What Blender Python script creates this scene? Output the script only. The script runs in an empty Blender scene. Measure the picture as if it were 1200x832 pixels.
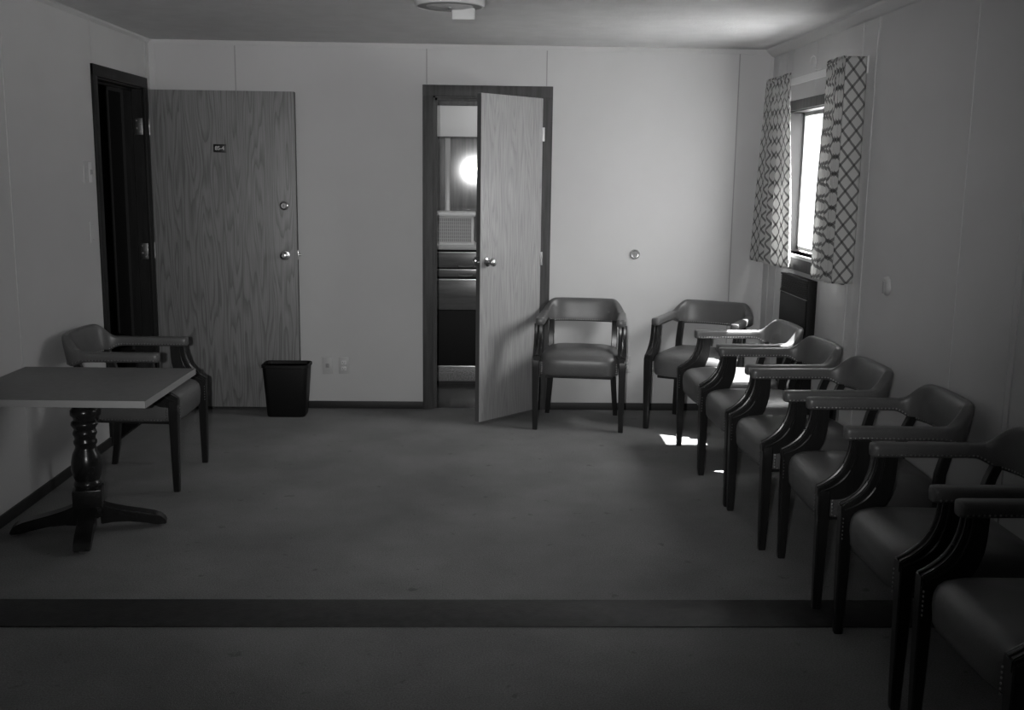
import bpy, bmesh, math, random
from mathutils import Vector, Matrix
random.seed(7)
sc = bpy.context.scene
COL = sc.collection
PI = math.pi

# ------------------------------------------------------------------ camera
CF, CYAW, CPITCH, CROLL, CH = 1239.85, 0.0301246, 0.1721814, -0.0134155, 1.6293
D, XL, XR, H = 7.175, -2.178, 1.923, 2.44          # back wall, left wall, right wall, ceiling
cy, sy, cp, sp = math.cos(CYAW), math.sin(CYAW), math.cos(CPITCH), math.sin(CPITCH)
F = Vector((sy*cp, cy*cp, -sp)); R0 = Vector((cy, -sy, 0)); D0 = F.cross(R0)
c_, s_ = math.cos(CROLL), math.sin(CROLL)
RT = c_*R0 + s_*D0; DN = -s_*R0 + c_*D0
cam = bpy.data.cameras.new('camera'); co = bpy.data.objects.new('camera', cam); COL.objects.link(co)
cam.sensor_fit = 'HORIZONTAL'; cam.sensor_width = 36; cam.lens = CF/1200*36; cam.clip_start = .05
m = Matrix.Identity(4)
for i in range(3):
    m[i][0] = RT[i]; m[i][1] = -DN[i]; m[i][2] = -F[i]
m.translation = (0, 0, CH)
co.matrix_world = m
sc.camera = co

# ------------------------------------------------------------------ materials
def mat(name, g, rough=.6, spec=.5, metal=0., noise=0., nscale=8., bump=0., bscale=60., stretch=(1, 1, 1), coat=0.):
    M = bpy.data.materials.new(name); M.use_nodes = True
    nt = M.node_tree; b = nt.nodes['Principled BSDF']
    col = (g, g, g, 1)
    b.inputs['Base Color'].default_value = col
    b.inputs['Roughness'].default_value = rough; b.inputs['Metallic'].default_value = metal
    b.inputs['Specular IOR Level'].default_value = spec
    if coat:
        b.inputs['Coat Weight'].default_value = coat; b.inputs['Coat Roughness'].default_value = .12
    tc = nt.nodes.new('ShaderNodeTexCoord'); mp = nt.nodes.new('ShaderNodeMapping')
    mp.inputs['Scale'].default_value = stretch
    nt.links.new(tc.outputs['Object'], mp.inputs['Vector'])
    if noise:
        n = nt.nodes.new('ShaderNodeTexNoise'); n.inputs['Scale'].default_value = nscale; n.inputs['Detail'].default_value = 6
        nt.links.new(mp.outputs[0], n.inputs['Vector'])
        r = nt.nodes.new('ShaderNodeValToRGB')
        r.color_ramp.elements[0].position = .3; r.color_ramp.elements[1].position = .7
        a, c = g*(1-noise), g*(1+noise)
        r.color_ramp.elements[0].color = (a, a, a, 1); r.color_ramp.elements[1].color = (c, c, c, 1)
        nt.links.new(n.outputs['Fac'], r.inputs[0]); nt.links.new(r.outputs[0], b.inputs['Base Color'])
    if bump:
        n = nt.nodes.new('ShaderNodeTexNoise'); n.inputs['Scale'].default_value = bscale; n.inputs['Detail'].default_value = 4
        nt.links.new(mp.outputs[0], n.inputs['Vector'])
        bp = nt.nodes.new('ShaderNodeBump'); bp.inputs['Strength'].default_value = bump; bp.inputs['Distance'].default_value = .004
        nt.links.new(n.outputs['Fac'], bp.inputs['Height']); nt.links.new(bp.outputs[0], b.inputs['Normal'])
    return M

def wood_mat(name, lo, hi, rough=.45, off=0., axis='x'):
    """flat-cut oak veneer: contour bands of a vertically stretched noise plus fine pores"""
    M = bpy.data.materials.new(name); M.use_nodes = True
    nt = M.node_tree; b = nt.nodes['Principled BSDF']; b.inputs['Roughness'].default_value = rough
    tc = nt.nodes.new('ShaderNodeTexCoord'); mp = nt.nodes.new('ShaderNodeMapping')
    mp.inputs['Location'].default_value = (off, off*.7, off*1.3)
    mp.inputs['Scale'].default_value = (6.5, 6.5, .55)
    nt.links.new(tc.outputs['Object'], mp.inputs['Vector'])
    n = nt.nodes.new('ShaderNodeTexNoise'); n.inputs['Scale'].default_value = 1.; n.inputs['Detail'].default_value = 2.5
    n.inputs['Roughness'].default_value = .45
    nt.links.new(mp.outputs[0], n.inputs['Vector'])
    mu = nt.nodes.new('ShaderNodeMath'); mu.operation = 'MULTIPLY'; mu.inputs[1].default_value = 24
    fr = nt.nodes.new('ShaderNodeMath'); fr.operation = 'FRACT'
    nt.links.new(n.outputs['Fac'], mu.inputs[0]); nt.links.new(mu.outputs[0], fr.inputs[0])
    r = nt.nodes.new('ShaderNodeValToRGB'); e = r.color_ramp.elements
    e[0].position = 0; e[0].color = (lo, lo, lo, 1); e[1].position = .5; e[1].color = (hi, hi, hi, 1)
    e2 = e.new(.92); e2.color = (hi*.93, hi*.93, hi*.93, 1); e3 = e.new(1.); e3.color = (lo*1.1, lo*1.1, lo*1.1, 1)
    nt.links.new(fr.outputs[0], r.inputs[0])
    mp2 = nt.nodes.new('ShaderNodeMapping'); mp2.inputs['Scale'].default_value = (240, 240, 5)
    nt.links.new(tc.outputs['Object'], mp2.inputs['Vector'])
    n2 = nt.nodes.new('ShaderNodeTexNoise'); n2.inputs['Scale'].default_value = 1.; n2.inputs['Detail'].default_value = 2
    nt.links.new(mp2.outputs[0], n2.inputs['Vector'])
    r2 = nt.nodes.new('ShaderNodeValToRGB'); r2.color_ramp.elements[0].position = .35; r2.color_ramp.elements[1].position = .6
    r2.color_ramp.elements[0].color = (.72, .72, .72, 1); r2.color_ramp.elements[1].color = (1, 1, 1, 1)
    nt.links.new(n2.outputs['Fac'], r2.inputs[0])
    mx = nt.nodes.new('ShaderNodeMix'); mx.data_type = 'RGBA'; mx.blend_type = 'MULTIPLY'; mx.inputs[0].default_value = .8
    nt.links.new(r.outputs[0], mx.inputs[6]); nt.links.new(r2.outputs[0], mx.inputs[7])
    nt.links.new(mx.outputs[2], b.inputs['Base Color'])
    return M

def carpet_mat(name, g):
    M = mat(name, g, rough=.95, spec=.1)
    nt = M.node_tree; b = nt.nodes['Principled BSDF']
    tc = nt.nodes.new('ShaderNodeTexCoord')
    def nz(scale, det, rough=.6):
        n = nt.nodes.new('ShaderNodeTexNoise'); n.inputs['Scale'].default_value = scale; n.inputs['Detail'].default_value = det
        n.inputs['Roughness'].default_value = rough
        nt.links.new(tc.outputs['Object'], n.inputs['Vector']); return n
    def ramp(n, a, c, p0=.3, p1=.7):
        r = nt.nodes.new('ShaderNodeValToRGB'); r.color_ramp.elements[0].position = p0; r.color_ramp.elements[1].position = p1
        r.color_ramp.elements[0].color = (a, a, a, 1); r.color_ramp.elements[1].color = (c, c, c, 1)
        nt.links.new(n.outputs['Fac'], r.inputs[0]); return r
    big = ramp(nz(1.6, 5), g*.82, g*1.18); fine = ramp(nz(170, 3, .8), .72, 1.28, .35, .65)
    spots = ramp(nz(14, 2), .70, 1., .26, .33)
    def mul(a, c):
        mx = nt.nodes.new('ShaderNodeMix'); mx.data_type = 'RGBA'; mx.blend_type = 'MULTIPLY'; mx.inputs[0].default_value = 1
        nt.links.new(a, mx.inputs[6]); nt.links.new(c, mx.inputs[7]); return mx.outputs[2]
    nt.links.new(mul(mul(big.outputs[0], fine.outputs[0]), spots.outputs[0]), b.inputs['Base Color'])
    bp = nt.nodes.new('ShaderNodeBump'); bp.inputs['Strength'].default_value = .5; bp.inputs['Distance'].default_value = .004
    nt.links.new(nz(260, 2).outputs['Fac'], bp.inputs['Height']); nt.links.new(bp.outputs[0], b.inputs['Normal'])
    return M

def lattice_mat(name):
    """cotton with a trellis of dark lines, drawn in cloth coordinates (metres in the UV map)"""
    M = bpy.data.materials.new(name); M.use_nodes = True
    nt = M.node_tree; b = nt.nodes['Principled BSDF']; b.inputs['Roughness'].default_value = .9
    b.inputs['Specular IOR Level'].default_value = .1
    uv = nt.nodes.new('ShaderNodeUVMap'); sep = nt.nodes.new('ShaderNodeSeparateXYZ')
    nt.links.new(uv.outputs[0], sep.inputs[0])
    def math_(op, a, c=None):
        n = nt.nodes.new('ShaderNodeMath'); n.operation = op
        for i, v in enumerate((a, c)):
            if v is None: continue
            if isinstance(v, (int, float)): n.inputs[i].default_value = v
            else: nt.links.new(v, n.inputs[i])
        return n.outputs[0]
    u = math_('DIVIDE', sep.outputs[0], .070); v = math_('DIVIDE', sep.outputs[1], .086)
    def line(x, w):
        f = math_('FRACT', math_('ADD', x, 40.0)); d = math_('ABSOLUTE', math_('SUBTRACT', f, .5))
        return math_('LESS_THAN', d, w)
    p, q = math_('ADD', u, v), math_('SUBTRACT', u, v)
    n = nt.nodes.new('ShaderNodeTexNoise'); n.inputs['Scale'].default_value = 90; nt.links.new(uv.outputs[0], n.inputs['Vector'])
    w = math_('ADD', .07, math_('MULTIPLY', n.outputs['Fac'], .07))
    l = math_('MAXIMUM', line(p, w), line(q, w))
    both = math_('MULTIPLY', line(p, w), line(q, w))
    f1 = math_('ADD', math_('MULTIPLY', l, .72), math_('MULTIPLY', both, .2))
    mx = nt.nodes.new('ShaderNodeMix'); mx.data_type = 'RGBA'
    mx.inputs[6].default_value = (.60, .60, .59, 1); mx.inputs[7].default_value = (.07, .07, .07, 1)
    nt.links.new(f1, mx.inputs[0]); nt.links.new(mx.outputs[2], b.inputs['Base Color'])
    tr = nt.nodes.new('ShaderNodeBsdfTranslucent'); nt.links.new(mx.outputs[2], tr.inputs[0])
    ms = nt.nodes.new('ShaderNodeMixShader'); ms.inputs[0].default_value = .32
    out = nt.nodes['Material Output']
    nt.links.new(b.outputs[0], ms.inputs[1]); nt.links.new(tr.outputs[0], ms.inputs[2]); nt.links.new(ms.outputs[0], out.inputs[0])
    return M

def glass_mat(name):
    M = bpy.data.materials.new(name); M.use_nodes = True; nt = M.node_tree
    nt.nodes.remove(nt.nodes['Principled BSDF'])
    t = nt.nodes.new('ShaderNodeBsdfTransparent'); t.inputs[0].default_value = (.95, .95, .95, 1)
    g = nt.nodes.new('ShaderNodeBsdfGlossy'); g.inputs['Roughness'].default_value = .02
    ms = nt.nodes.new('ShaderNodeMixShader')
    ms.inputs[0].default_value = .06; nt.links.new(t.outputs[0], ms.inputs[1]); nt.links.new(g.outputs[0], ms.inputs[2])
    nt.links.new(ms.outputs[0], nt.nodes['Material Output'].inputs[0])
    return M

WALL = mat('wall vinyl', .56, .55, .35, noise=.02, nscale=3, bump=.12, bscale=260)
SEAM = mat('panel joint', .34, .7)
CEIL = mat('ceiling board', .60, .75, .2, noise=.05, nscale=7, bump=.5, bscale=55)
CARPET = carpet_mat('carpet pile', .22)
STRIP = mat('floor strip vinyl', .035, .5, .4, noise=.3, nscale=22, bump=.3, bscale=90)
DARKTRIM = mat('dark stained trim', .012, .5, .25, noise=.35, nscale=14, stretch=(3, 3, .3))
DARKTRIM2 = mat('brown stained casing', .055, .5, .4, noise=.35, nscale=14, stretch=(3, 3, .3))
BASEB = mat('dark baseboard', .02, .5, .4)
OAK = wood_mat('oak veneer', .16, .27)
OAK2 = wood_mat('pale oak veneer', .33, .41, off=3.7)
EDGE = mat('door edge', .10, .6)
WHITE = mat('white enamel', .72, .4)
WHITEG = mat('ivory plastic', .50, .4)
STEEL = mat('brushed steel', .62, .28, metal=1.)
CHROME = mat('polished brass', .66, .26, metal=1.)
BLACK = mat('black plastic', .005, .5, .3)
HEATER = mat('heater enamel', .006, .5, .2)
LEATHER = mat('leather', .106, .33, .5, noise=.10, nscale=9, bump=.18, bscale=220)
ARMWOOD = mat('ebonised wood', .014, .28, .5, noise=.3, nscale=10, stretch=(4, 4, .5))
NAIL = mat('nailhead brass', .38, .3, metal=1.)
LAM = mat('table laminate', .17, .5, .35, noise=.07, nscale=30)
LAMEDGE = mat('table edge band', .36, .5)
COLWOOD = mat('dark turned wood', .014, .25, .5, noise=.3, nscale=10)
CLOTH = lattice_mat('trellis cotton')
GLASS = glass_mat('window glass')
REVEAL = mat('brown stained reveal', .03, .5, .4)
SILL = mat('window sill', .6, .5)
GROUND = mat('gravel', .35, .9, noise=.3, nscale=3)
PLATE = mat('number plate', .006, .35)
LETTER = mat('engraved letters', .6, .5)
GLOSSWOOD = mat('varnished panelling', .12, .06, .8, noise=.35, nscale=9, stretch=(4, 1, .3))
GLOSSPALE = mat('pale panel strip', .32, .3, .6)
DRAWER = mat('dresser wood', .12, .25, .5, noise=.3, nscale=6, stretch=(.6, 4, 4))
DRAWERDK = mat('dresser dark panel', .010, .6, .2)
SPECK = mat('speckled plinth', .24, .35, .5, noise=.8, nscale=120)
VINYL = mat('bathroom vinyl', .05, .2, .5, noise=.4, nscale=30)
OFFW = mat('cabinet white', .55, .5)
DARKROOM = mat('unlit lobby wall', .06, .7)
LAMPG = mat('lamp diffuser', .62, .5)
LAMPD = mat('lamp base', .30, .5)

# ------------------------------------------------------------------ mesh helpers
class MB:
    def __init__(self): self.bm = bmesh.new()
    def box(self, x0, x1, y0, y1, z0, z1, bev=0., M=None):
        b2 = bmesh.new()
        r = bmesh.ops.create_cube(b2, size=1)
        for v in b2.verts:
            v.co = Vector(((x0+x1)/2+v.co.x*(x1-x0), (y0+y1)/2+v.co.y*(y1-y0), (z0+z1)/2+v.co.z*(z1-z0)))
        if bev: bmesh.ops.bevel(b2, geom=b2.edges[:], offset=bev, segments=2, affect='EDGES', profile=.6)
        self.add(b2, M); return self
    def add(self, b2, M=None):
        if M is not None: bmesh.ops.transform(b2, matrix=M, verts=b2.verts[:])
        me = bpy.data.meshes.new('t'); b2.to_mesh(me); b2.free(); self.bm.from_mesh(me); bpy.data.meshes.remove(me)
    def cyl(self, c, r, d, axis='z', r2=None, seg=28, bev=0.):
        b2 = bmesh.new()
        bmesh.ops.create_cone(b2, cap_ends=True, segments=seg, radius1=r, radius2=r if r2 is None else r2, depth=d)
        if bev: bmesh.ops.bevel(b2, geom=[e for e in b2.edges if abs(e.verts[0].co.z-e.verts[1].co.z) < 1e-6], offset=bev, segments=3, affect='EDGES')
        M = Matrix.Translation(c)
        if axis == 'x': M = M @ Matrix.Rotation(PI/2, 4, 'Y')
        if axis == 'y': M = M @ Matrix.Rotation(-PI/2, 4, 'X')
        self.add(b2, M); return self
    def lathe(self, prof, c=(0, 0, 0), axis='z', seg=32):
        """prof: list of (r, h)"""
        b2 = bmesh.new(); rings = []
        for r, h in prof:
            rings.append([b2.verts.new((max(r, 1e-4)*math.cos(2*PI*k/seg), max(r, 1e-4)*math.sin(2*PI*k/seg), h)) for k in range(seg)])
        for a, b in zip(rings, rings[1:]):
            for k in range(seg): b2.faces.new((a[k], a[(k+1) % seg], b[(k+1) % seg], b[k]))
        b2.faces.new(rings[0][::-1]); b2.faces.new(rings[-1])
        M = Matrix.Translation(c)
        if axis == 'x': M = M @ Matrix.Rotation(PI/2, 4, 'Y')
        if axis == '-x': M = M @ Matrix.Rotation(-PI/2, 4, 'Y')
        if axis == '-y': M = M @ Matrix.Rotation(PI/2, 4, 'X')
        bmesh.ops.recalc_face_normals(b2, faces=b2.faces[:])
        self.add(b2, M); return self
    def loft(self, rings, closed=True, M=None):
        b2 = bmesh.new(); R = [[b2.verts.new(p) for p in r] for r in rings]; n = len(R[0])
        for a, b in zip(R, R[1:]):
            for k in range(n if closed else n-1): b2.faces.new((a[k], a[(k+1) % n], b[(k+1) % n], b[k]))
        if closed:
            b2.faces.new(R[0][::-1]); b2.faces.new(R[-1])
        bmesh.ops.recalc_face_normals(b2, faces=b2.faces[:])
        self.add(b2, M); return self
    def prism(self, poly, axis, a, b, bev=0.):
        """poly in the two other axes (order: axis x -> (y,z); y -> (x,z); z -> (x,y))"""
        def P(u, v, t): return {'x': (t, u, v), 'y': (u, t, v), 'z': (u, v, t)}[axis]
        b2 = bmesh.new()
        A = [b2.verts.new(P(u, v, a)) for u, v in poly]; B = [b2.verts.new(P(u, v, b)) for u, v in poly]
        n = len(poly); b2.faces.new(A[::-1]); b2.faces.new(B)
        for k in range(n): b2.faces.new((A[k], A[(k+1) % n], B[(k+1) % n], B[k]))
        bmesh.ops.recalc_face_normals(b2, faces=b2.faces[:])
        if bev: bmesh.ops.bevel(b2, geom=b2.edges[:], offset=bev, segments=2, affect='EDGES')
        self.add(b2); return self
    def tube(self, pts, r, seg=8):
        rings = []
        for i, p in enumerate(pts):
            p = Vector(p); t = (Vector(pts[min(i+1, len(pts)-1)])-Vector(pts[max(i-1, 0)])).normalized()
            up = Vector((0, 0, 1)) if abs(t.z) < .9 else Vector((1, 0, 0))
            a = t.cross(up).normalized(); b = t.cross(a)
            rings.append([p+r*(math.cos(2*PI*k/seg)*a+math.sin(2*PI*k/seg)*b) for k in range(seg)])
        return self.loft(rings)
    def build(self, name, M, parent=None, smooth=True, angle=40):
        me = bpy.data.meshes.new(name); self.bm.to_mesh(me); self.bm.free()
        me.materials.append(M)
        o = bpy.data.objects.new(name, me); COL.objects.link(o)
        if smooth:
            me.polygons.foreach_set('use_smooth', [True]*len(me.polygons))
            me.set_sharp_from_angle(angle=math.radians(angle))
        if parent: o.parent = parent
        return o

def tag(o, label=None, cat=None, group=None, kind=None):
    if label: o['label'] = label
    if cat: o['category'] = cat
    if group: o['group'] = group
    if kind: o['kind'] = kind
    return o
def empty(name, loc, rz=0.):
    o = bpy.data.objects.new(name, None); COL.objects.link(o); o.location = loc; o.rotation_euler = (0, 0, rz)
    o.empty_display_size = .1
    return o
def copy_tree(o, parent=None):
    c = o.copy(); COL.objects.link(c)
    if parent: c.parent = parent
    for ch in [k for k in bpy.data.objects if k.parent == o]: copy_tree(ch, c)
    return c
def smooth01(t):
    t = min(1, max(0, t)); return t*t*(3-2*t)

# ------------------------------------------------------------------ the setting
YB = -1.9   # wall behind the camera
S = lambda o, l, c: tag(o, l, c, kind='structure')
b = MB(); b.box(XL-.02, XR+.14, YB, 3.72, -.06, 0); b.box(XL-.02, XR+.14, 3.72, D+.02, -.06, 0)
S(b.build('floor', CARPET, smooth=False), 'worn dark grey carpet covering the whole floor', 'floor')
b = MB(); b.box(XL-.1, XR+.14, YB-.1, D+.1, H, H+.06)
S(b.build('ceiling', CEIL, smooth=False), 'pale textured ceiling above the whole room', 'ceiling')
# left wall, doorway y 6.175..7.03
LY0, LY1, LZ = 6.175, 7.03, 2.13
b = MB()
b.box(XL-.1, XL, YB, LY0, 0, H); b.box(XL-.1, XL, LY1, D, 0, H); b.box(XL-.1, XL, LY0, LY1, LZ, H)
for yy in (5.02, 3.75, 2.5): b.box(XL, XL+.0026, yy-.010, yy+.010, .055, H)
b.box(XL, XL+.0026, 6.13, 6.15, 2.2, H); b.box(XL, XL+.004, 7.10, D, .0, H)
S(b.build('wall_left', WALL, smooth=False), 'plain pale panelled wall on the left, behind the table', 'wall')
# back wall, doorway x -.33..0.40
BX0, BX1, BZ = -.330, .398, 2.115
b = MB()
b.box(XL-.1, BX0, D, D+.1, 0, H); b.box(BX1, XR+.14, D, D+.1, 0, H); b.box(BX0, BX1, D, D+.1, BZ, H)
b.box(XL, XL+.045, D-.005, D, 0, H); b.box(XR-.02, XR, D-.005, D, 0, H)
b.box(XL, XR, D-.006, D, H-.03, H)
wb = S(b.build('wall_back', WALL, smooth=False), 'pale panelled end wall with the narrow half open door', 'wall')
for xx, z0 in ((-1.617, .055), (1.696, .055), (-.369, 2.185), (.421, 2.185)):
    MB().box(xx-.0035, xx+.0035, D-.002, D+.001, z0, H-.03).build('panel_seam', SEAM, wb, False)
# right wall, window y 5.59..6.72, z 1.15..2.023
WY0, WY1, WZ0, WZ1 = 5.59, 6.72, 1.150, 2.023
WT = .14
b = MB()
b.box(XR, XR+WT, YB, D, 0, WZ0); b.box(XR, XR+WT, YB, D, WZ1, H)
b.box(XR, XR+WT, YB, WY0, WZ0, WZ1); b.box(XR, XR+WT, WY1, D, WZ0, WZ1)
for yy in (4.22, 3.756, 5.30, 3.0): b.box(XR-.0026, XR, yy-.010, yy+.010, .055, H)
b.box(XR-.006, XR, 3.70, 3.73, .055, H)
b.box(XR-.0026, XR, 6.24, 6.26, 2.09, H); b.box(XR-.0026, XR, 6.70, 6.72, 2.09, H)
for yy in (6.86, 5.50): b.box(XR-.0026, XR, yy-.010, yy+.010, .055, H)
b.box(XR-.0026, XR, 7.03, 7.05, .055, H)
S(b.build('wall_right', WALL, smooth=False), 'pale panelled wall on the right with the curtained window', 'wall')
b = MB(); b.box(XL-.1, XR+.14, YB-.1, YB, 0, H)
S(b.build('wall_front', WALL, smooth=False), 'pale wall behind the camera', 'wall')
# baseboards, cornice
b = MB(); b.box(XL, XL+.012, YB, 6.115, 0, .055, .003); S(b.build('baseboard_left', BASEB), 'dark baseboard along the left wall', 'baseboard')
b = MB(); b.box(-1.22, BX0-.065, D-.012, D, 0, .05, .003); b.box(BX1+.065, XR, D-.012, D, 0, .05, .003); b.box(XL, -1.22, D-.012, D, 0, .05, .003)
S(b.build('baseboard_back', BASEB), 'dark baseboard along the end wall', 'baseboard')
b = MB(); b.box(XR-.012, XR, YB, D-.012, 0, .055, .003); S(b.build('baseboard_right', BASEB), 'dark baseboard along the right wall behind the chairs', 'baseboard')
b = MB(); b.prism([(XR, H), (XR-.055, H), (XR-.05, H-.014), (XR-.014, H-.045), (XR, H-.05)], 'y', YB, D-.006)
S(b.build('trim_1', WALL, angle=20), 'pale cornice strip along the top of the right wall', 'cornice')
b = MB(); b.prism([(XL, H), (XL+.022, H), (XL+.018, H-.01), (XL, H-.024)], 'y', YB, D-.006)
S(b.build('trim_2', WALL, angle=20), 'thin pale strip along the top of the left wall', 'cornice')
# dark strip across the carpet
b = MB(); b.box(XL+.012, XR-.012, 3.605, 3.848, 0, .005, .002)
o = b.build('trim_3', STRIP); S(o, 'dark scuffed strip running across the carpet in the foreground', 'floor strip')
# casing of the left doorway
b = MB(); w = .058
b.box(XL-.002, XL+.015, LY0-w, LY0+.008, 0, LZ+w, .003); b.box(XL-.002, XL+.015, LY1-.008, LY1+w, 0, LZ+w, .003)
b.box(XL-.002, XL+.0155, LY0-w, LY1+w, LZ-.008, LZ+w, .003)
b.box(XL-.12, XL, LY0, LY0+.018, 0, LZ); b.box(XL-.12, XL, LY1-.018, LY1, 0, LZ); b.box(XL-.12, XL, LY0, LY1, LZ-.018, LZ)
b.box(XL-.08, XL-.065, LY1-.03, LY1-.018, 0, LZ-.018); b.box(XL-.08, XL-.065, LY0, LY1, LZ-.03, LZ-.018)
b.box(XL-.12, XL+.01, LY0, LY1, 0, .012)
S(b.build('trim_4', DARKTRIM), 'dark frame around the open doorway in the left wall', 'door frame')
# casing of the inner doorway
b = MB(); w = .066
b.box(BX0-w, BX0+.006, D-.015, D+.002, 0, BZ+w, .003); b.box(BX1-.006, BX1+w, D-.015, D+.002, 0, BZ+w, .003)
b.box(BX0-w, BX1+w, D-.0155, D+.002, BZ-.006, BZ+w, .003)
b.box(BX0, BX0+.016, D, D+.11, 0, BZ); b.box(BX1-.016, BX1, D, D+.11, 0, BZ); b.box(BX0, BX1, D, D+.11, BZ-.016, BZ)
b.box(BX0+.016, BX0+.028, D+.045, D+.075, 0, BZ-.016); b.box(BX0, BX1, D+.045, D+.075, BZ-.03, BZ-.016); b.box(BX1-.028, BX1-.016, D+.045, D+.075, 0, BZ-.016)
S(b.build('trim_5', DARKTRIM2), 'dark frame around the narrow doorway in the end wall', 'door frame')

def knob(parent, x, y, z, ax, name='door_knob', r=.027):
    """rose, neck and ball of a door knob along the axis given"""
    k = MB().lathe([(.033, 0), (.033, .004), (.030, .010), (.013, .014), (.011, .028), (.016, .036), (r, .046), (r+.001, .056), (r-.004, .064), (.012, .068), (0.002, .0685)], (x, y, z), ax).build(name, CHROME, parent)
    return k

# ------------------------------------------------------------------ door_1: open oak entry door, flat against the end wall
b = MB(); b.box(-2.160, -1.225, 7.09, 7.130, .022, 2.118, .002)
d1 = S(b.build('door_1', OAK), 'oak veneer door swung open flat against the end wall, number plate on it', 'door')
b = MB(); b.box(-1.2255, -1.2235, 7.091, 7.129, .024, 2.116); b.build('door_edge', EDGE, d1, False)
dk = knob(d1, -1.304, 7.09, 1.057, '-y')
b = MB(); b.cyl((-1.304, 7.020, 1.057), .009, .006, 'y', bev=.001); b.build('keyhole_face', STEEL, dk)
b = MB().lathe([(.031, 0), (.031, .006), (.027, .014), (.019, .018), (.017, .024), (.0165, .0245)], (-1.304, 7.09, 1.384), '-y')
db = b.build('deadbolt', CHROME, d1)
b = MB(); b.box(-1.3055, -1.3025, 7.063, 7.068, 1.375, 1.392); b.build('keyhole', BLACK, db, False)
b = MB(); b.box(-1.224, -1.2205, 7.098, 7.122, 1.028, 1.09, .001); b.cyl((-1.213, 7.11, 1.06), .009, .022, 'x', r2=.007, bev=.002)
b.build('latch', STEEL, d1)
np_ = MB().box(-1.754, -1.672, 7.083, 7.09, 1.724, 1.776, .002).build('number_plate', PLATE, d1)
fc = bpy.data.curves.new('txt', 'FONT'); fc.body = '85-4'; fc.size = .036; fc.align_x = 'CENTER'; fc.align_y = 'CENTER'; fc.extrude = .0006; fc.offset = .0006
fo = bpy.data.objects.new('txt', fc); COL.objects.link(fo)
dg = bpy.context.evaluated_depsgraph_get(); dg.update()
tm = bpy.data.meshes.new_from_object(fo.evaluated_get(dg)); bpy.data.objects.remove(fo)
tm.transform(Matrix.Translation((-1.713, 7.0825, 1.75)) @ Matrix.Rotation(PI/2, 4, 'X') @ Matrix.Diagonal((.92, 1, 1, 1)))
tm.materials.clear(); tm.materials.append(LETTER)
to = bpy.data.objects.new('door_number', tm); COL.objects.link(to); to.parent = np_
for z in (1.88, 1.08, .28):
    b = MB(); b.box(XL-.055, XL-.004, LY1-.0205, LY1-.0175, z-.052, z+.052, .0008)
    b.cyl((XL+.012, LY1+.058, z), .0065, .104, bev=.001)
    hg = b.build('hinge', STEEL, d1)
    s = MB()
    for dz, dx in ((-.036, -.018), (-.012, -.04), (.012, -.018), (.036, -.04)): s.cyl((XL+dx, LY1-.0212, z+dz), .0045, .002, 'y', seg=12)
    s.build('screws', LAMPD, hg)

# ------------------------------------------------------------------ door_2: pale oak inner door, half open towards us
HX, HY = .389, 7.150
FX, FY = -.020, 6.712
L2 = math.hypot(FX-HX, FY-HY); A2 = math.atan2(FY-HY, FX-HX)
def rotmat(): return Matrix.Translation((HX, HY, 0)) @ Matrix.Rotation(A2, 4, 'Z')
# local: x along the leaf from hinge, y: +y is the face towards the left/camera side? (rotation ~ -133 deg)
d2 = MB().box(.004, L2, -.0175, .0175, .018, 2.102, .002).build('door_2', OAK2)
d2.matrix_world = rotmat()
S(d2, 'pale oak veneer inner door standing half open in the end wall', 'door')
MB().box(L2-.0005, L2+.0012, -.0165, .0165, .02, 2.10).build('door_edge', EDGE, d2, False)
kb = L2-.062
k = MB().lathe([(.033, 0), (.033, .004), (.030, .010), (.013, .014), (.011, .03), (.016, .038), (.027, .048), (.028, .058), (.023, .066), (.012, .070), (.002, .0705)]).build('door_knob', CHROME, d2)
k.matrix_local = Matrix.Translation((kb, .0175, 1.057)) @ Matrix.Rotation(-PI/2, 4, 'X')
k2 = k.copy(); COL.objects.link(k2); k2.matrix_local = Matrix.Translation((kb, -.0175, 1.057)) @ Matrix.Rotation(PI/2, 4, 'X')
MB().box(L2, L2+.002, -.012, .012, 1.03, 1.085, .0005).cyl((L2+.006, 0, 1.057), .008, .014, 'x', bev=.002).build('latch', STEEL, d2)
for z in (1.87, 1.05, .28):
    b = MB(); b.box(-.010, .014, .0170, .0200, z-.044, z+.044, .0006); b.cyl((-.002, .0215, z), .006, .09, bev=.001)
    b.build('hinge', STEEL, d2)

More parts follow.
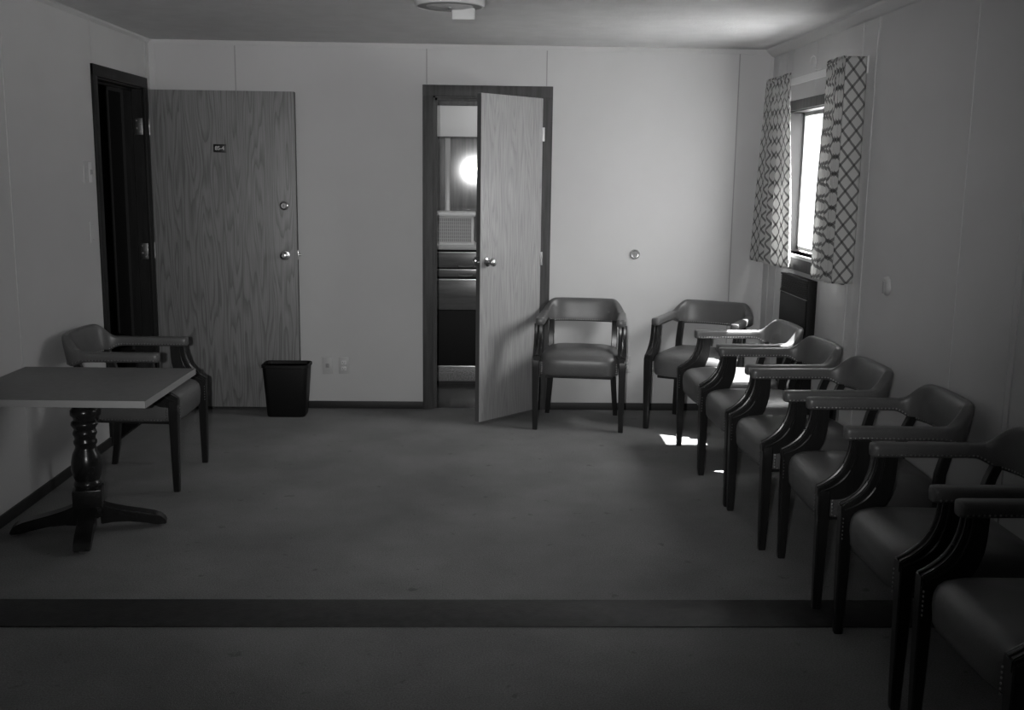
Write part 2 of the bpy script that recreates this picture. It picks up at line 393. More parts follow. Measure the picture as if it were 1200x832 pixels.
# ------------------------------------------------------------------ window_1
def window(name, y0, y1, label):
    f = MB(); t = .055
    # casing on the room side (head and side boards, apron), dark
    f.box(XR-.014, XR+.002, y0-t, y1+t, WZ1-.004, WZ1+t, .002); f.box(XR-.0135, XR+.002, y0-t, y0+.004, WZ0-.02, WZ1, .002); f.box(XR-.0135, XR+.002, y1-.004, y1+t, WZ0-.02, WZ1, .002)
    f.box(XR-.016, XR+.002, y0-t, y1+t, WZ0-.092, WZ0-.022, .002)
    wo = f.build(name, DARKTRIM2); S(wo, label, 'window')
    g = MB()   # pale recess boards and sill
    g.box(XR, XR+.105, y0, y0+.012, WZ0, WZ1); g.box(XR, XR+.105, y1-.012, y1, WZ0, WZ1); g.box(XR, XR+.105, y0, y1, WZ1-.012, WZ1)
    g.build('window_reveal', REVEAL, wo)
    g = MB(); g.box(XR-.014, XR+.105, y0-.01, y1+.01, WZ0-.022, WZ0, .003); g.build('window_sill', SILL, wo)
    a = MB(); X0, X1 = XR+.085, XR+.115; q = .022
    a.box(X0, X1, y0+.012, y0+.012+q, WZ0+.012, WZ1-.012); a.box(X0, X1, y1-.012-q, y1-.012, WZ0+.012, WZ1-.012)
    a.box(X0, X1, y0+.012, y1-.012, WZ0+.012, WZ0+.012+q); a.box(X0, X1, y0+.012, y1-.012, WZ1-.012-q, WZ1-.012)
    a.build('window_frame', LAMPD, wo)
    MB().box(XR+.098, XR+.102, y0+.03, y1-.03, WZ0+.03, WZ1-.03).build('pane', GLASS, wo, False)
    return wo
window('window_1', WY0, WY1, 'bright window with dark frame between the two trellis curtains')

# ------------------------------------------------------------------ armchairs
def section(c, T, N, w, h, n=16, p=3.2):
    """rounded rectangle ring: c centre, N horizontal normal, w across N, h vertical"""
    out = []
    for k in range(n):
        a = 2*PI*(k+.5)/n; ca, sa = math.cos(a), math.sin(a)
        u = math.copysign(abs(ca)**(2/p), ca)*w/2; v = math.copysign(abs(sa)**(2/p), sa)*h/2
        out.append(Vector(c)+N*u+Vector((0, 0, v)))
    return out
ARMX, ARMY, BACKC = .257, -.187, .150
AZ1, AZ0, BZ1, BZ0 = .713, .662, .788, .632
BDEP = .150
def back_pt(t):   # t 0..pi, from the right arm (x>0) round the back to the left arm
    c, s = math.cos(t), math.sin(t)
    return Vector((ARMX*math.copysign(abs(c)**.68, c), BACKC+BDEP*abs(s)**.68, 0))
def rail_frame():
    """samples along the whole upholstered rail: centre xy, normal, top, bottom, width, lean"""
    P = []
    N = 44
    ts = [PI*i/N for i in range(N+1)]
    # uneven powers bunch points; resample by arc length
    fine = [back_pt(PI*i/1200) for i in range(1201)]
    L = [0]
    for a, b_ in zip(fine, fine[1:]): L.append(L[-1]+(b_-a).length)
    tot = L[-1]; out = []; j = 0
    for i in range(N+1):
        s = tot*i/N
        while j < 1199 and L[j+1] < s: j += 1
        f = (s-L[j])/max(1e-9, L[j+1]-L[j]); out.append((fine[j].lerp(fine[j+1], f), s/tot*tot))
    return out, tot
RAIL, RTOT = rail_frame()
def rail_ring(i, shrink=1.):
    p, s = RAIL[i]
    a = RAIL[max(0, i-1)][0]; b_ = RAIL[min(len(RAIL)-1, i+1)][0]
    T = (b_-a).normalized(); Nn = Vector((T.y, -T.x, 0))     # outward
    d = min(s, RTOT-s)
    k = smooth01((d-.045)/.115); kb = smooth01((d-.02)/.10)
    top = AZ1+(BZ1-AZ1)*k; bot = AZ0+(BZ0-AZ0)*kb
    w = .054-.008*k
    return p, T, Nn, top, bot, w, k
def make_chair():
    root = empty('armchair', (0, 0, 0))
    # backrest: the raised, curved middle of the rail
    rings = []; inner = []
    n0 = 0
    for i in range(len(RAIL)):
        p, T, Nn, top, bot, w, k = rail_ring(i)
        c = p+Vector((0, 0, (top+bot)/2)); ring = section(c, T, Nn, w, top-bot, 24, 4.6)
        for q in ring:                      # lean the tall part outwards
            q += Nn*(.020*k*((q.z-.66)/.13))
        rings.append(ring)
    bk = MB().loft(rings).build('backrest', LEATHER, root, angle=60)
    nbs = {1: MB(), -1: MB()}
    def nail(mb, pos, nrm):
        b2 = bmesh.new(); bmesh.ops.create_icosphere(b2, subdivisions=1, radius=.0042)
        nrm = Vector(nrm).normalized()
        for v in b2.verts: v.co -= nrm*(v.co.dot(nrm))*.45
        mb.add(b2, Matrix.Translation(pos))
    dist = RTOT/int(RTOT/.0155); s = 0; 
    for q in range(int(RTOT/.0155)+1):
        i = min(len(RAIL)-1, int(round(q*dist/RTOT*(len(RAIL)-1))))
        f = q*dist/RTOT*(len(RAIL)-1); i0 = min(len(RAIL)-2, int(f)); fr = f-i0
        pa, T, Na, ta, ba, wa, ka = rail_ring(i0); pb, _, Nb, tb, bb, wb, kb_ = rail_ring(i0+1)
        p = pa.lerp(pb, fr); Nn = Na.lerp(Nb, fr).normalized(); bot = ba+(bb-ba)*fr; w = wa+(wb-wa)*fr; kk = ka+(kb_-ka)*fr
        z = bot+.012; off = Nn*(.020*kk*((z-.66)/.13))
        for sgn in (1, -1): nail(nbs[sgn], p+Nn*(sgn*(w/2-.0005))+off+Vector((0, 0, z)), Nn*sgn)
    for sgn in (1, -1): nbs[sgn].build('nailhead_trim', NAIL, bk)
    for sx in (1, -1):
        rings = []
        ys = [ARMY, ARMY+.003, ARMY+.010, ARMY+.022, ARMY+.05, ARMY+.10, ARMY+.18, ARMY+.26, BACKC]
        sc_ = [.62, .82, .94, 1, 1, 1, 1, 1, 1]
        for y, f in zip(ys, sc_):
            t = (y-ARMY)/(BACKC-ARMY)
            cx = sx*(ARMX)
            w = (.060-.006*t)*f; h = (AZ1-AZ0)*(.5+.5*f)
            rings.append(section(Vector((cx, y, (AZ1+AZ0)/2)), None, Vector((1, 0, 0)), w, h, 20, 3.6))
        ar = MB().loft(rings).build('armrest', LEATHER, root, angle=60)
        n = int((BACKC-ARMY-.02)/.0155)
        for sgn in (1, -1):
            nb = MB()
            for q in range(n+1):
                y = ARMY+.02+(BACKC-ARMY-.02)*q/n; t = (y-ARMY)/(BACKC-ARMY); w = .060-.006*t
                nail(nb, Vector((sx*ARMX+sgn*(w/2-.0005), y, AZ0+.012)), (sgn, 0, 0))
            nb.build('nailhead_trim', NAIL, ar)
        nb = MB()
        for q in range(4): nail(nb, Vector((sx*ARMX-.020+.0135*q, ARMY+.0075, AZ0+.014)), (0, -1, 0))
        nb.build('nailhead_trim', NAIL, ar)
    # seat cushion
    def plan(th, kx, ky, sx_=1.):
        c, s = math.cos(th), math.sin(th); p = 5.5
        x = math.copysign(abs(c)**(2/p), c); y = math.copysign(abs(s)**(2/p), s)
        taper = 1-.07*(y+1)/2*1.0
        return x*.262*taper*kx, -.028+y*.246*ky
    prof = [(.0, .352), (.90, .352), (.965, .356), (.985, .366), (.99, .385), (1., .41), (1., .432), (.992, .450), (.972, .466), (.93, .480), (.86, .491), (.72, .502), (.5, .511), (.25, .516), (.0, .518)]
    NS = 48; rings = []
    for f, z in prof:
        f = max(f, .004)
        rings.append([Vector((*plan(2*PI*(k+.5)/NS, f, f), z)) for k in range(NS)])
    st = MB().loft(rings).build('seat', LEATHER, root, angle=50)
    for sx in (1, -1):
        nb = MB()
        for z in range(6): nail(nb, Vector((sx*.236, -.2735, .368+.0145*z)), (0, -1, 0))
        nb.build('nailhead_trim', NAIL, st); nb = MB()
        for z in range(6): nail(nb, Vector((sx*.262, -.212, .372+.0135*z)), (sx, 0, 0))
        for q in range(22): nail(nb, Vector((sx*(.2605-.0006*q), -.20+.0165*q, .366)), (sx, 0, 0))
        nb.build('nailhead_trim', NAIL, st)
    MB().prism([(-.215, -.235), (.215, -.235), (.190, .175), (-.190, .175)], 'z', .335, .353, .002).build('seat_frame', ARMWOOD, root)
    # legs
    for sx in (-1, 1):
        rings = []
        for z, h in ((0, .0145), (.012, .0155), (.20, .0195), (.40, .0225), (.462, .0225), (.470, .020)):
            c = Vector((sx*.273, -.254, z)); e = .004
            pts = [(-h, -h+e), (-h+e, -h), (h-e, -h), (h, -h+e), (h, h-e), (h-e, h), (-h+e, h), (-h, h-e)]
            rings.append([c+Vector((px, py, 0)) for px, py in pts])
        MB().loft(rings).build('front_leg', ARMWOOD, root, angle=30)
        rings = []
        for x, y, z, h in ((.232, .234, 0, .015), (.222, .212, .12, .0165), (.211, .198, .28, .0195), (.212, .195, .42, .020), (.212, .200, .52, .019), (.211, .220, .60, .0185), (.211, .240, .648, .018)):
            c = Vector((sx*x, y, z)); e = .004
            pts = [(-h, -h+e), (-h+e, -h), (h-e, -h), (h, -h+e), (h, h-e), (h-e, h), (-h+e, h), (-h, h-e)]
            rings.append([c+Vector((px, py, 0)) for px, py in pts])
        MB().loft(rings).build('rear_leg', ARMWOOD, root, angle=30)
        # J shaped arm support: front edge / rear edge curves, extruded, with a raised moulding
        def spl(P, n=4):
            Q = [P[0], *P, P[-1]]; out = []
            for i in range(1, len(Q)-2):
                p0, p1, p2, p3 = [Vector(q) for q in Q[i-1:i+3]]
                for k in range(n):
                    t = k/n; out.append(tuple(.5*((2*p1)+(p2-p0)*t+(2*p0-5*p1+4*p2-p3)*t*t+(3*p1-p0-3*p2+p3)*t**3)))
            return out+[tuple(P[-1])]
        fe = spl([(-.279, .484), (-.245, .503), (-.212, .530), (-.186, .565), (-.170, .605), (-.163, .64), (-.161, .668)])
        re = spl([(-.234, .437), (-.192, .441), (-.156, .456), (-.126, .487), (-.106, .53), (-.095, .58), (-.091, .668)])
        poly = [(-.279, .447), *fe, *re[::-1]]
        x0 = .268*sx
        b = MB().prism(poly, 'x', x0-.0235, x0+.0235, .004)
        mid = [((f[0]*.72+r[0]*.28), (f[1]*.72+r[1]*.28)) for f, r in zip(fe, re)]
        mid2 = [((f[0]*.28+r[0]*.72), (f[1]*.28+r[1]*.72)) for f, r in zip(fe, re)]
        for mm in (mid,):
            for s2 in (-.0235, .0235): b.tube([(x0+s2, u, v) for u, v in mm], .004, 6)
        b.tube([(x0, u, v) for u, v in fe], .007, 8)
        b.build('arm_support', ARMWOOD, root, angle=35)
    return root
spots = [
    (.657, 6.812, -8.0, 'dark leather armchair against the end wall right beside the half open pale door', 'armchair'),
    (1.432, 6.741, -27.6, 'armchair in the far corner turned at an angle, its arm end catching the sun', 'armchair'),
    (1.470, 5.942, -88.0, 'armchair with sun patches on seat and back, in front of the black wall heater', 'armchair'),
    (1.475, 5.312, -88.2, 'armchair just nearer than the sunlit one, back under the near curtain', 'armchair'),
    (1.492, 4.698, -88.6, 'third armchair from the window end of the row along the right wall', 'armchair'),
    (1.548, 4.038, -92.0, 'armchair in the right row with a front leg standing on the dark floor strip', 'armchair'),
    (1.550, 3.290, -90.5, 'second nearest armchair of the right row, its back cut by the photo edge', 'armchair'),
    (1.566, 2.640, -90.0, 'nearest armchair of the right row, only arm, seat and leg in view', 'armchair'),
    (-1.791, 5.509, 89.7, 'lone armchair at the left wall behind the square table', 'armchair'),
]
ch0 = make_chair()
for i, (x, y, a, lab, cat) in enumerate(spots):
    o = ch0 if i == 0 else copy_tree(ch0)
    o.location = (x, y, .005 if False else 0); o.rotation_euler = (0, 0, math.radians(a))
    tag(o, lab, cat, 'dark leather armchairs around the room')

# ------------------------------------------------------------------ pedestal table
TX, TY = -1.767, 4.655
t = empty('pedestal_table', (TX, TY, 0)); tag(t, 'square pedestal table with grey laminate top and dark turned column', 'table')
ZT = .682
tb = MB().box(-.402, .402, -.378, .352, ZT-.030, ZT, .0015).build('tabletop', LAM, t); tb.rotation_euler = (0, 0, math.radians(-.8))
eb = MB()
eb.box(-.4035, .4035, -.3795, -.3775, ZT-.0295, ZT-.0006); eb.box(-.4035, .4035, .3515, .3535, ZT-.0295, ZT-.0006)
eb.box(.4015, .4035, -.3795, .3535, ZT-.0295, ZT-.0006); eb.box(-.4035, -.4015, -.3795, .3535, ZT-.0295, ZT-.0006)
eb.build('edge_band', LAMEDGE, tb, False)
MB().box(-.17, .17, -.17, .17, ZT-.052, ZT-.030, .004).build('top_plate', BLACK, t)
prof = [(.060, .632), (.062, .61), (.060, .59), (.046, .575), (.050, .565), (.058, .555), (.058, .535), (.048, .525), (.046, .51), (.056, .502), (.058, .49), (.050, .478), (.045, .468),
        (.050, .458), (.052, .448), (.046, .436), (.044, .425), (.050, .415), (.050, .405), (.044, .392), (.046, .38), (.058, .355), (.065, .32), (.066, .285), (.060, .255), (.052, .235), (.058, .225), (.060, .215), (.054, .205), (.052, .195)]
MB().lathe(prof[::-1]).build('column', COLWOOD, t, angle=50)
rz = math.radians(14)
bb = MB().box(-.062, .062, -.062, .062, .07, .198, .006).build('base_block', COLWOOD, t); bb.rotation_euler = (0, 0, rz)
for k in range(4):
    top = [(.05, .125), (.10, .105), (.16, .088), (.22, .075), (.275, .062), (.31, .048), (.33, .026), (.333, .010)]
    bot = [(.05, .030), (.10, .036), (.17, .034), (.24, .022), (.28, .012), (.30, .010)]
    f = MB().prism([*top, *bot[::-1]], 'y', -.036, .036, .004).build('foot', COLWOOD, t, angle=30)
    f.rotation_euler = (0, 0, rz+k*PI/2)
    g = MB().cyl((.312, 0, .006), .017, .012, bev=.002).build('glide', STEEL, f)

# ------------------------------------------------------------------ waste bin
t = empty('waste_bin', (-1.288, 6.962, 0)); tag(t, 'black tapered plastic waste bin on the carpet before the open oak door', 'bin')
def rrect(hx, hy, r, z, n=6):
    out = []
    for cx, cy_, a0 in ((hx-r, hy-r, 0), (-hx+r, hy-r, PI/2), (-hx+r, -hy+r, PI), (hx-r, -hy+r, 3*PI/2)):
        for k in range(n+1):
            a = a0+PI/2*k/n; out.append(Vector((cx+r*math.cos(a), cy_+r*math.sin(a), z)))
    return out
rings = [rrect(.122, .076, .03, 0), rrect(.126, .079, .03, .006), rrect(.150, .096, .035, .335), rrect(.150, .096, .035, .348), rrect(.146, .092, .033, .348), rrect(.122, .075, .028, .010), rrect(.05, .03, .01, .010)]
MB().loft(rings).build('bucket', BLACK, t, angle=40)
rings = [rrect(.151, .097, .036, .330), rrect(.156, .101, .038, .333), rrect(.156, .101, .038, .349), rrect(.153, .098, .037, .352), rrect(.147, .093, .034, .352), rrect(.147, .093, .034, .330)]
MB().loft(rings).build('rim', BLACK, t, angle=40)

# ------------------------------------------------------------------ wall fittings
def outlet(x, z, label, jack=False):
    t = empty('wall_outlet', (x, D, z)); tag(t, label, 'outlet', 'outlets low on the end wall')
    MB().box(-.035, .035, -.007, 0, -.058, .058, .003).build('cover_plate', WHITEG, t)
    if jack:
        MB().box(-.012, .012, -.010, -.004, -.014, .014, .002).build('jack', LAMPD, t)
        MB().cyl((0, -.0085, .045), .003, .003, 'y', seg=10).cyl((0, -.0085, -.045), .003, .003, 'y', seg=10).build('screws', STEEL, t)
    else:
        for dz in (.021, -.021):
            r = MB().box(-.017, .017, -.0095, -.004, dz-.014, dz+.014, .004).build('receptacle', WHITE, t)
            MB().box(-.008, -.0055, -.0102, -.008, dz-.004, dz+.007).box(.0055, .008, -.0102, -.008, dz-.004, dz+.007).cyl((0, -.0095, dz-.008), .0025, .0015, 'y', seg=10).build('slots', BLACK, r, False)
        MB().cyl((0, -.0075, 0), .003, .002, 'y', seg=10).build('screw', STEEL, t)
    return t
outlet(-1.049, .298, 'telephone jack plate on the end wall, just right of the black bin', True)
outlet(-.937, .299, 'double socket plate on the end wall, right beside the jack plate')
outlet(1.005, .325, 'double socket plate on the end wall, half hidden behind the first armchair')
# light switch and blank plate beside the left doorway
t = empty('light_switch', (XL, 5.985, 1.592)); tag(t, 'light switch plate with pale toggle on the left wall beside the doorway', 'switch')
MB().box(0, .007, -.058, .058, -.060, .060, .003).build('cover_plate', WHITEG, t)
sw = MB().box(.005, .009, .006, .050, -.055, .055, .001).build('switch_panel', WHITE, t)
MB().box(.007, .020, .022, .032, -.012, .014, .002).build('toggle', LAMPD, sw)
MB().cyl((.008, -.028, .03), .003, .003, 'x', seg=10).cyl((.008, -.028, -.03), .003, .003, 'x', seg=10).build('screws', STEEL, t)
t = empty('blank_plate', (XL, 6.012, 1.262)); tag(t, 'blank wall plate below the light switch on the left wall', 'wall plate')
MB().box(0, .006, -.035, .035, -.058, .058, .003).build('cover_plate', WALL, t)
MB().cyl((.0065, 0, .042), .003, .002, 'x', seg=10).cyl((.0065, 0, -.042), .003, .002, 'x', seg=10).build('screws', LAMPD, t)
# door bumpers
t = empty('door_bumper', (1.042, D, 1.083)); tag(t, 'round metal door bumper on the end wall above the armchairs', 'door bumper')
MB().lathe([(.034, 0), (.034, .004), (.031, .012), (.024, .017), (.021, .016)], (0, 0, 0), '-y').build('rose', STEEL, t)
MB().lathe([(.021, .004), (.021, .014), (.017, .020), (.009, .020), (.007, .015), (.001, .015)], (0, 0, 0), '-y').build('rubber_pad', LAMPD, t)
t = empty('wall_disc', (XR, 4.94, 1.117)); tag(t, 'small round pale disc on the right wall between curtain and chairs', 'wall disc')
MB().lathe([(.046, 0), (.046, .006), (.040, .016), (.030, .020), (.002, .021)], (0, 0, 0), '-x').build('disc_cover', WHITEG, t)
MB().box(-.024, -.018, -.008, .004, -.036, .022, .002).build('tab', LAMPD, t)
# hook above the window
t = MB().tube([(XR-.004, 6.33+.0, 2.262-.0), (XR-.010, 6.33, 2.285), (XR-.013, 6.31, 2.302), (XR-.013, 6.275, 2.309), (XR-.013, 6.24, 2.300), (XR-.012, 6.222, 2.28), (XR-.010, 6.225, 2.262), (XR-.008, 6.245, 2.248), (XR-.006, 6.245, 2.232), (XR-.003, 6.20, 2.222), (XR-.002, 6.15, 2.225)], .0035).build('wire_hook', WHITE)
tag(t, 'thin bent wire hook on the wall above the curtain rod', 'hook')

# ------------------------------------------------------------------ curtain rod and curtains
t = empty('curtain_rod', (XR-.09, 6.155, 2.17)); tag(t, 'flat white curtain rod above the window', 'curtain rod')
MB().box(-.003, .001, -.742, .742, -.018, .018, .001).box(-.003, .004, -.742, .742, .016, .019).box(-.003, .004, -.742, .742, -.019, -.016).build('channel', WHITE, t)
for sgn in (-1, 1):
    MB().box(-.003, .086, sgn*.742-.002, sgn*.742+.002, -.018, .018, .001).build('return_arm', WHITE, t)
    MB().box(.082, .090, sgn*.750-.012, sgn*.750+.012, -.035, .050, .002).build('bracket', WHITE, t)
def curtain(label, ret_top, ret_bot, in_top, in_bot, ztop, zbot, folds, seed, side, tilt=0.):
    """side -1: return at the near end.  Cloth runs wall -> return -> front, gathered"""
    rnd = random.Random(seed)
    NR, NF, NZ = 8, 110, 60
    ph = [rnd.uniform(0, 6.28) for _ in range(6)]
    verts = []; uvs = []
    for j in range(NZ+1):
        v = j/NZ; z = ztop+(zbot-ztop)*v
        gath = math.exp(-((v-.055)/.03)**2)         # pinched at the rod pocket
        yr = ret_top+(ret_bot-ret_top)*v; tl = tilt*smooth01(v/.35); yi = in_top+(in_bot-in_top)*(v**1.1)+tl*3.45
        xf = XR-.108
        row = []; u = 0; prev = None
        for i in range(NR+1):
            k = i/NR; x = XR-.006+(xf-XR+.006)*k
            y = yr+.004*math.sin(PI*k+v*2)*side
            row.append(Vector((x, y, z)))
        for i in range(1, NF+1):
            k = i/NF
            y = yr+(yi-yr)*k
            amp = (.0045+.012*smooth01(v*1.4))*smooth01(k*9)
            x = xf - .004 + tl*k + amp*math.sin(2*PI*folds*k+.5*math.sin(3*v+ph[1])+ph[0]) + .35*amp*math.sin(2*PI*folds*2.3*k+ph[2]+v*2)
            top = math.exp(-v/.13)
            x += .007*top*math.sin(2*PI*folds*2.6*k+ph[3]+2*math.sin(v*60+ph[4]+k*9))*smooth01(k*6)*(1-.6*gath)
            y += .004*top*math.sin(v*70+k*30+ph[5])
            row.append(Vector((x, y, z + (.008*math.sin(2*PI*folds*2.6*k+ph[3]) if j == 0 else 0))))
        verts.append(row)
    b = bmesh.new(); uvl = b.loops.layers.uv.new('UVMap')
    V = [[b.verts.new(p) for p in r] for r in verts]
    full = 1.55
    U = [.104*i/NR for i in range(NR+1)]
    base = abs(in_top-ret_top)
    U += [.104+full*base*(i/NF) for i in range(1, NF+1)]
    for j in range(NZ):
        for i in range(NR+NF):
            f = b.faces.new((V[j][i], V[j][i+1], V[j+1][i+1], V[j+1][i]))
            for l, (jj, ii) in zip(f.loops, ((j, i), (j, i+1), (j+1, i+1), (j+1, i))): l[uvl].uv = (U[ii], (ztop-zbot)*(1-jj/NZ))
    me = bpy.data.meshes.new('curtain'); b.to_mesh(me); b.free(); me.materials.append(CLOTH)
    me.polygons.foreach_set('use_smooth', [True]*len(me.polygons))
    o = bpy.data.objects.new('curtain', me); COL.objects.link(o)
    md = o.modifiers.new('cloth', 'SOLIDIFY'); md.thickness = .0022; md.offset = 0
    tag(o, label, 'curtain', 'trellis patterned curtains at the window')
    return o
curtain('trellis patterned curtain hanging at the near side of the bright window', 5.400, 5.400, 5.70, 5.735, 2.215, 1.078, 6, 3, -1)
curtain('trellis patterned curtain on the far side of the window, flaring toward the corner', 6.912, 7.115, 6.39, 6.19, 2.215, 1.062, 5, 11, 1, .062)

# ------------------------------------------------------------------ wall heater below the window
t = empty('wall_heater', (XR, 6.255, .18)); tag(t, 'black wall heater with louvred top under the window', 'heater')
MB().box(-.052, 0, -.275, .275, .0, .85, .004).build('housing', HEATER, t)
MB().box(-.060, -.050, -.262, .262, .02, .735, .004).build('front_panel', HEATER, t)
b = MB(); b.box(-.058, -.052, -.275, .275, .842, .852, .001); b.box(-.058, -.052, -.275, .275, .742, .752, .001)
g = b.build('grille', HEATER, t)
b = MB()
for k in range(7): b.box(-.060, -.050, -.262, .262, .758+.012*k, .763+.012*k, .0008, Matrix.Translation((0, 0, 0)))
b.build('louvres', BLACK, g)
MB().box(-.061, -.054, -.275, .275, .7375, .7405).build('seam_strip', LAMPD, t, False)

# ------------------------------------------------------------------ ceiling light
t = empty('ceiling_light', (-.150, 4.915, H)); tag(t, 'round flat white ceiling light at the top of the photo', 'ceiling light')
MB().lathe([(.15, 0), (.155, -.006), (.157, -.030), (.157, -.084), (.152, -.094), (.145, -.096), (.144, -.092)]).build('rim', LAMPG, t)
MB().lathe([(.144, -.086), (.144, -.093), (.125, -.098), (.105, -.092), (.10, -.084)]).build('diffuser', LAMPD, t)
MB().lathe([(.10, -.076), (.10, -.094), (.06, -.102), (.002, -.104)]).build('cover', LAMPG, t)
MB().box(.008, .112, .025, .095, -.145, -.092, .008).build('sensor_box', LAMPG, t)
MB().lathe([(.008, -.094), (.008, -.106), (.004, -.112), (.001, -.113)], (.0, -.05, 0)).build('screw_cap', STEEL, t)

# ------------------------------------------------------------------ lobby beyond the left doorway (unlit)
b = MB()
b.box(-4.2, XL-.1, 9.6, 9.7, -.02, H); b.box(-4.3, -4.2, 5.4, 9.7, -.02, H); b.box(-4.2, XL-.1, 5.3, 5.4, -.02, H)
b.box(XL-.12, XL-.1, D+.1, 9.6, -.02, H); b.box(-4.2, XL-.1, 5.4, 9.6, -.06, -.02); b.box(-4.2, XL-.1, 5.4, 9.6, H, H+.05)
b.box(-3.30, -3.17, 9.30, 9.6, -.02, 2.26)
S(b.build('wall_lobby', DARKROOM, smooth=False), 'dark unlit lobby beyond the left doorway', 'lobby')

# ------------------------------------------------------------------ far room through the inner doorway
for nm, bx, lab in (('wall_inner_back', (-.85, 1.4, 8.472, 8.57, 0, 2.35), 'pale rear wall of the small room beyond the inner doorway'),
                    ('wall_inner_left', (-.85, -.75, D+.1, 8.472, 0, 2.35), 'pale left wall of the small room beyond the inner doorway'),
                    ('wall_inner_right', (1.3, 1.4, D+.1, 8.472, 0, 2.35), 'pale right wall of the small room beyond the inner doorway'),
                    ('ceiling_inner', (-.85, 1.4, D+.1, 8.57, 2.35, 2.40), 'pale ceiling of the small room beyond the inner doorway')):
    S(MB().box(*bx).build(nm, OFFW, smooth=False), lab, 'inner room')
b = MB(); b.box(-.85, 1.4, D+.02, 8.57, -.05, 0); S(b.build('floor_inner', VINYL, smooth=False), 'dark glossy floor of the small room beyond the inner doorway', 'floor')
# panelling behind the dresser
t = empty('wood_panelling', (0, 8.47, 0)); tag(t, 'varnished panelling with a bright glare, seen through the door gap', 'panelling')
b = MB(); b.box(-.70, -.292, -.03, 0, 0, 1.879); b.box(-.250, 1.2, -.03, 0, 0, 1.879); b.build('panel', GLOSSWOOD, t, False)
MB().box(-.292, -.250, -.036, 0, 0, 1.879, .002).build('batten', GLOSSPALE, t)
MB().box(-.372, -.364, -.040, -.03, 0, 1.879, .001).build('metal_edge', STEEL, t)
# wall cabinet above
t = empty('wall_cabinet', (.1, 8.47, 1.887)); tag(t, 'white wall cabinet at the top of the small far room', 'cabinet')
MB().box(-.62, .9, -.05, 0, 0, .235, .002).build('door', OFFW, t)
MB().box(-.62, .9, -.06, 0, .236, .31, .002).build('head_rail', DARKTRIM2, t)
MB().box(-.62, .9, -.056, -.004, -.006, -.0005).build('bottom_rail', DARKTRIM2, t)
# dresser
t = empty('dresser', (.15, 8.0, 0)); tag(t, 'dark wood dresser with drawers in the small room behind the half open door', 'dresser')
MB().box(-.62, .70, .012, .405, .15, 1.040, .003).build('carcass', DRAWERDK, t)
MB().box(-.63, .71, -.020, .410, 1.040, 1.070, .004).build('worktop', WHITEG, t)
for z0, z1 in ((.905, 1.022), (.835, .892)):
    d = MB().box(-.60, .68, -.004, .014, z0, z1, .003).build('drawer', DRAWER, t)
    MB().box(-.60, .68, -.012, .010, z1-.007, z1, .002).build('drawer_lip', STEEL, d)
    for hx in (-.27, .3):
        MB().tube([(hx-.05, -.004, z0+.012), (hx-.045, -.028, z0+.012), (hx, -.032, z0+.010), (hx+.045, -.028, z0+.012), (hx+.05, -.004, z0+.012)], .005).build('handle', STEEL, d)
d = MB().box(-.60, .68, -.004, .014, .592, .815, .003).build('drawer', DRAWER, t)
MB().box(-.60, .68, -.012, .010, .808, .818, .002).build('drawer_lip', STEEL, d)
MB().box(-.60, .68, -.002, .014, .586, .591).build('rail', DRAWER, t)
MB().box(-.60, .68, -.002, .014, .155, .578, .003).build('lower_panel', DRAWERDK, t)
pl = MB().box(-.62, .70, .0, .40, .030, .138, .002).build('plinth', SPECK, t)
MB().box(-.62, .70, -.006, .02, .138, .150, .002).build('plinth_strip', STEEL, pl)
MB().box(-.60, .68, .03, .39, 0, .030).build('toe_kick', BLACK, t)
# box with a grille front standing on the dresser
t = empty('grille_box', (-.207, 8.08, 1.070)); tag(t, 'white box with a fine grid front standing on the dresser', 'box')
MB().box(-.150, .148, .005, .30, .004, .215, .004).build('body', WHITE, t)
MB().box(-.165, .160, -.025, .31, .215, .245, .008).build('lid', WHITE, t)
MB().box(-.165, .155, -.02, .30, 0, .012, .003).build('base', WHITE, t)
MB().box(-.140, .128, -.002, .006, .020, .205).build('backing', LAMPD, t, False)
b = MB()
for k in range(19): b.box(-.142+.0150*k-.0022, -.142+.0150*k+.0022, -.008, -.001, .018, .207)
for k in range(8): b.box(-.144, .130, -.007, -.001, .022+.0255*k-.0018, .022+.0255*k+.0018)
b.build('grid', WHITEG, t, False)

# ------------------------------------------------------------------ outside ground
b = MB(); b.box(XR+.2, 40, -20, 25, -.75, -.7); S(b.build('ground', GROUND, smooth=False), 'gravel ground outside the window', 'ground')

# ------------------------------------------------------------------ light
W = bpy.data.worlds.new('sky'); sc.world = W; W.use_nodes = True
bg = W.node_tree.nodes['Background']; bg.inputs[0].default_value = (1, 1, 1, 1); bg.inputs[1].default_value = 7.0
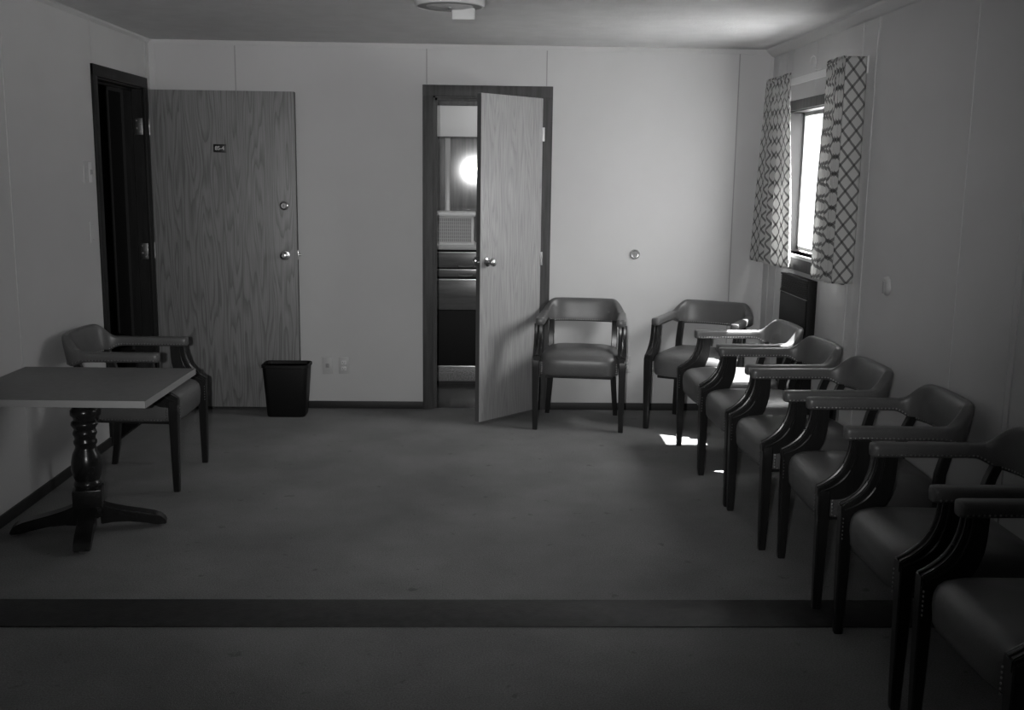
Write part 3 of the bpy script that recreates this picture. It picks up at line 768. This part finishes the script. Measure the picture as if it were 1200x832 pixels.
# overcast sky with an added bright lobe low to one side, lifting the end wall
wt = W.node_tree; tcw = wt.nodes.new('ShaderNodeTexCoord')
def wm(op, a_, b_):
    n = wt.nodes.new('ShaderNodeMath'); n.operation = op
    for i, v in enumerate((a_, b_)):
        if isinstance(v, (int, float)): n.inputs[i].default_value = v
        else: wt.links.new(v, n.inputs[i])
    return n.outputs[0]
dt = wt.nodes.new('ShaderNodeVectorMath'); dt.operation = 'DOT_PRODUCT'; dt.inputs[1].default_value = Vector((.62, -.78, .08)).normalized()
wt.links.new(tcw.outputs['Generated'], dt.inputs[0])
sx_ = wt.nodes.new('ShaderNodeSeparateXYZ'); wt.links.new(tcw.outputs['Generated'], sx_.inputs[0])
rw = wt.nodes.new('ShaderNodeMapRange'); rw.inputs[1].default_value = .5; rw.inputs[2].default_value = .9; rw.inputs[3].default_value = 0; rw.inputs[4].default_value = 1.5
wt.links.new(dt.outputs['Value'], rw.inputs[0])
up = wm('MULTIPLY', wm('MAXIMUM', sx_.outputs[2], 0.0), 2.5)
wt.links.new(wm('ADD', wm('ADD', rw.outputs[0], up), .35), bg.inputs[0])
def lamp(name, kind, loc, power, **kw):
    l = bpy.data.lights.new(name, kind); l.energy = power
    for k_, v in kw.items(): setattr(l, k_, v)
    o = bpy.data.objects.new(name, l); COL.objects.link(o); o.location = loc; return o
sun = lamp('sun', 'SUN', (6, 6, 8), 58, angle=math.radians(.6))
sd = Vector((-.455, .0, -1)).normalized()
sun.rotation_euler = (-sd).to_track_quat('Z', 'Y').to_euler()
for y0, y1 in ((WY0, WY1),):
    p = lamp('window_portal', 'AREA', (XR+WT+.005, (y0+y1)/2, (WZ0+WZ1)/2), 1, shape='RECTANGLE', size=WZ1-WZ0, size_y=y1-y0)
    p.data.cycles.is_portal = True
    p.rotation_euler = (0, PI/2, 0)
fl = lamp('camera_flash', 'SPOT', (-.13, -.02, 1.635), 430.0, shadow_soft_size=.02, spot_size=math.radians(66), spot_blend=1.0)
fl.rotation_euler = Vector((-.01, -1, -.03)).to_track_quat('Z', 'Y').to_euler()
lamp('far_room_fill', 'POINT', (.35, 7.75, 2.2), 9.0, shadow_soft_size=.06)  # unseen fill light with no fixture, added to brighten the far room

vs = sc.view_settings
sc.display_settings.display_device = 'sRGB'
vs.view_transform = 'Standard'; vs.look = 'None'; vs.gamma = 1; vs.use_curve_mapping = False; vs.exposure = 0.0
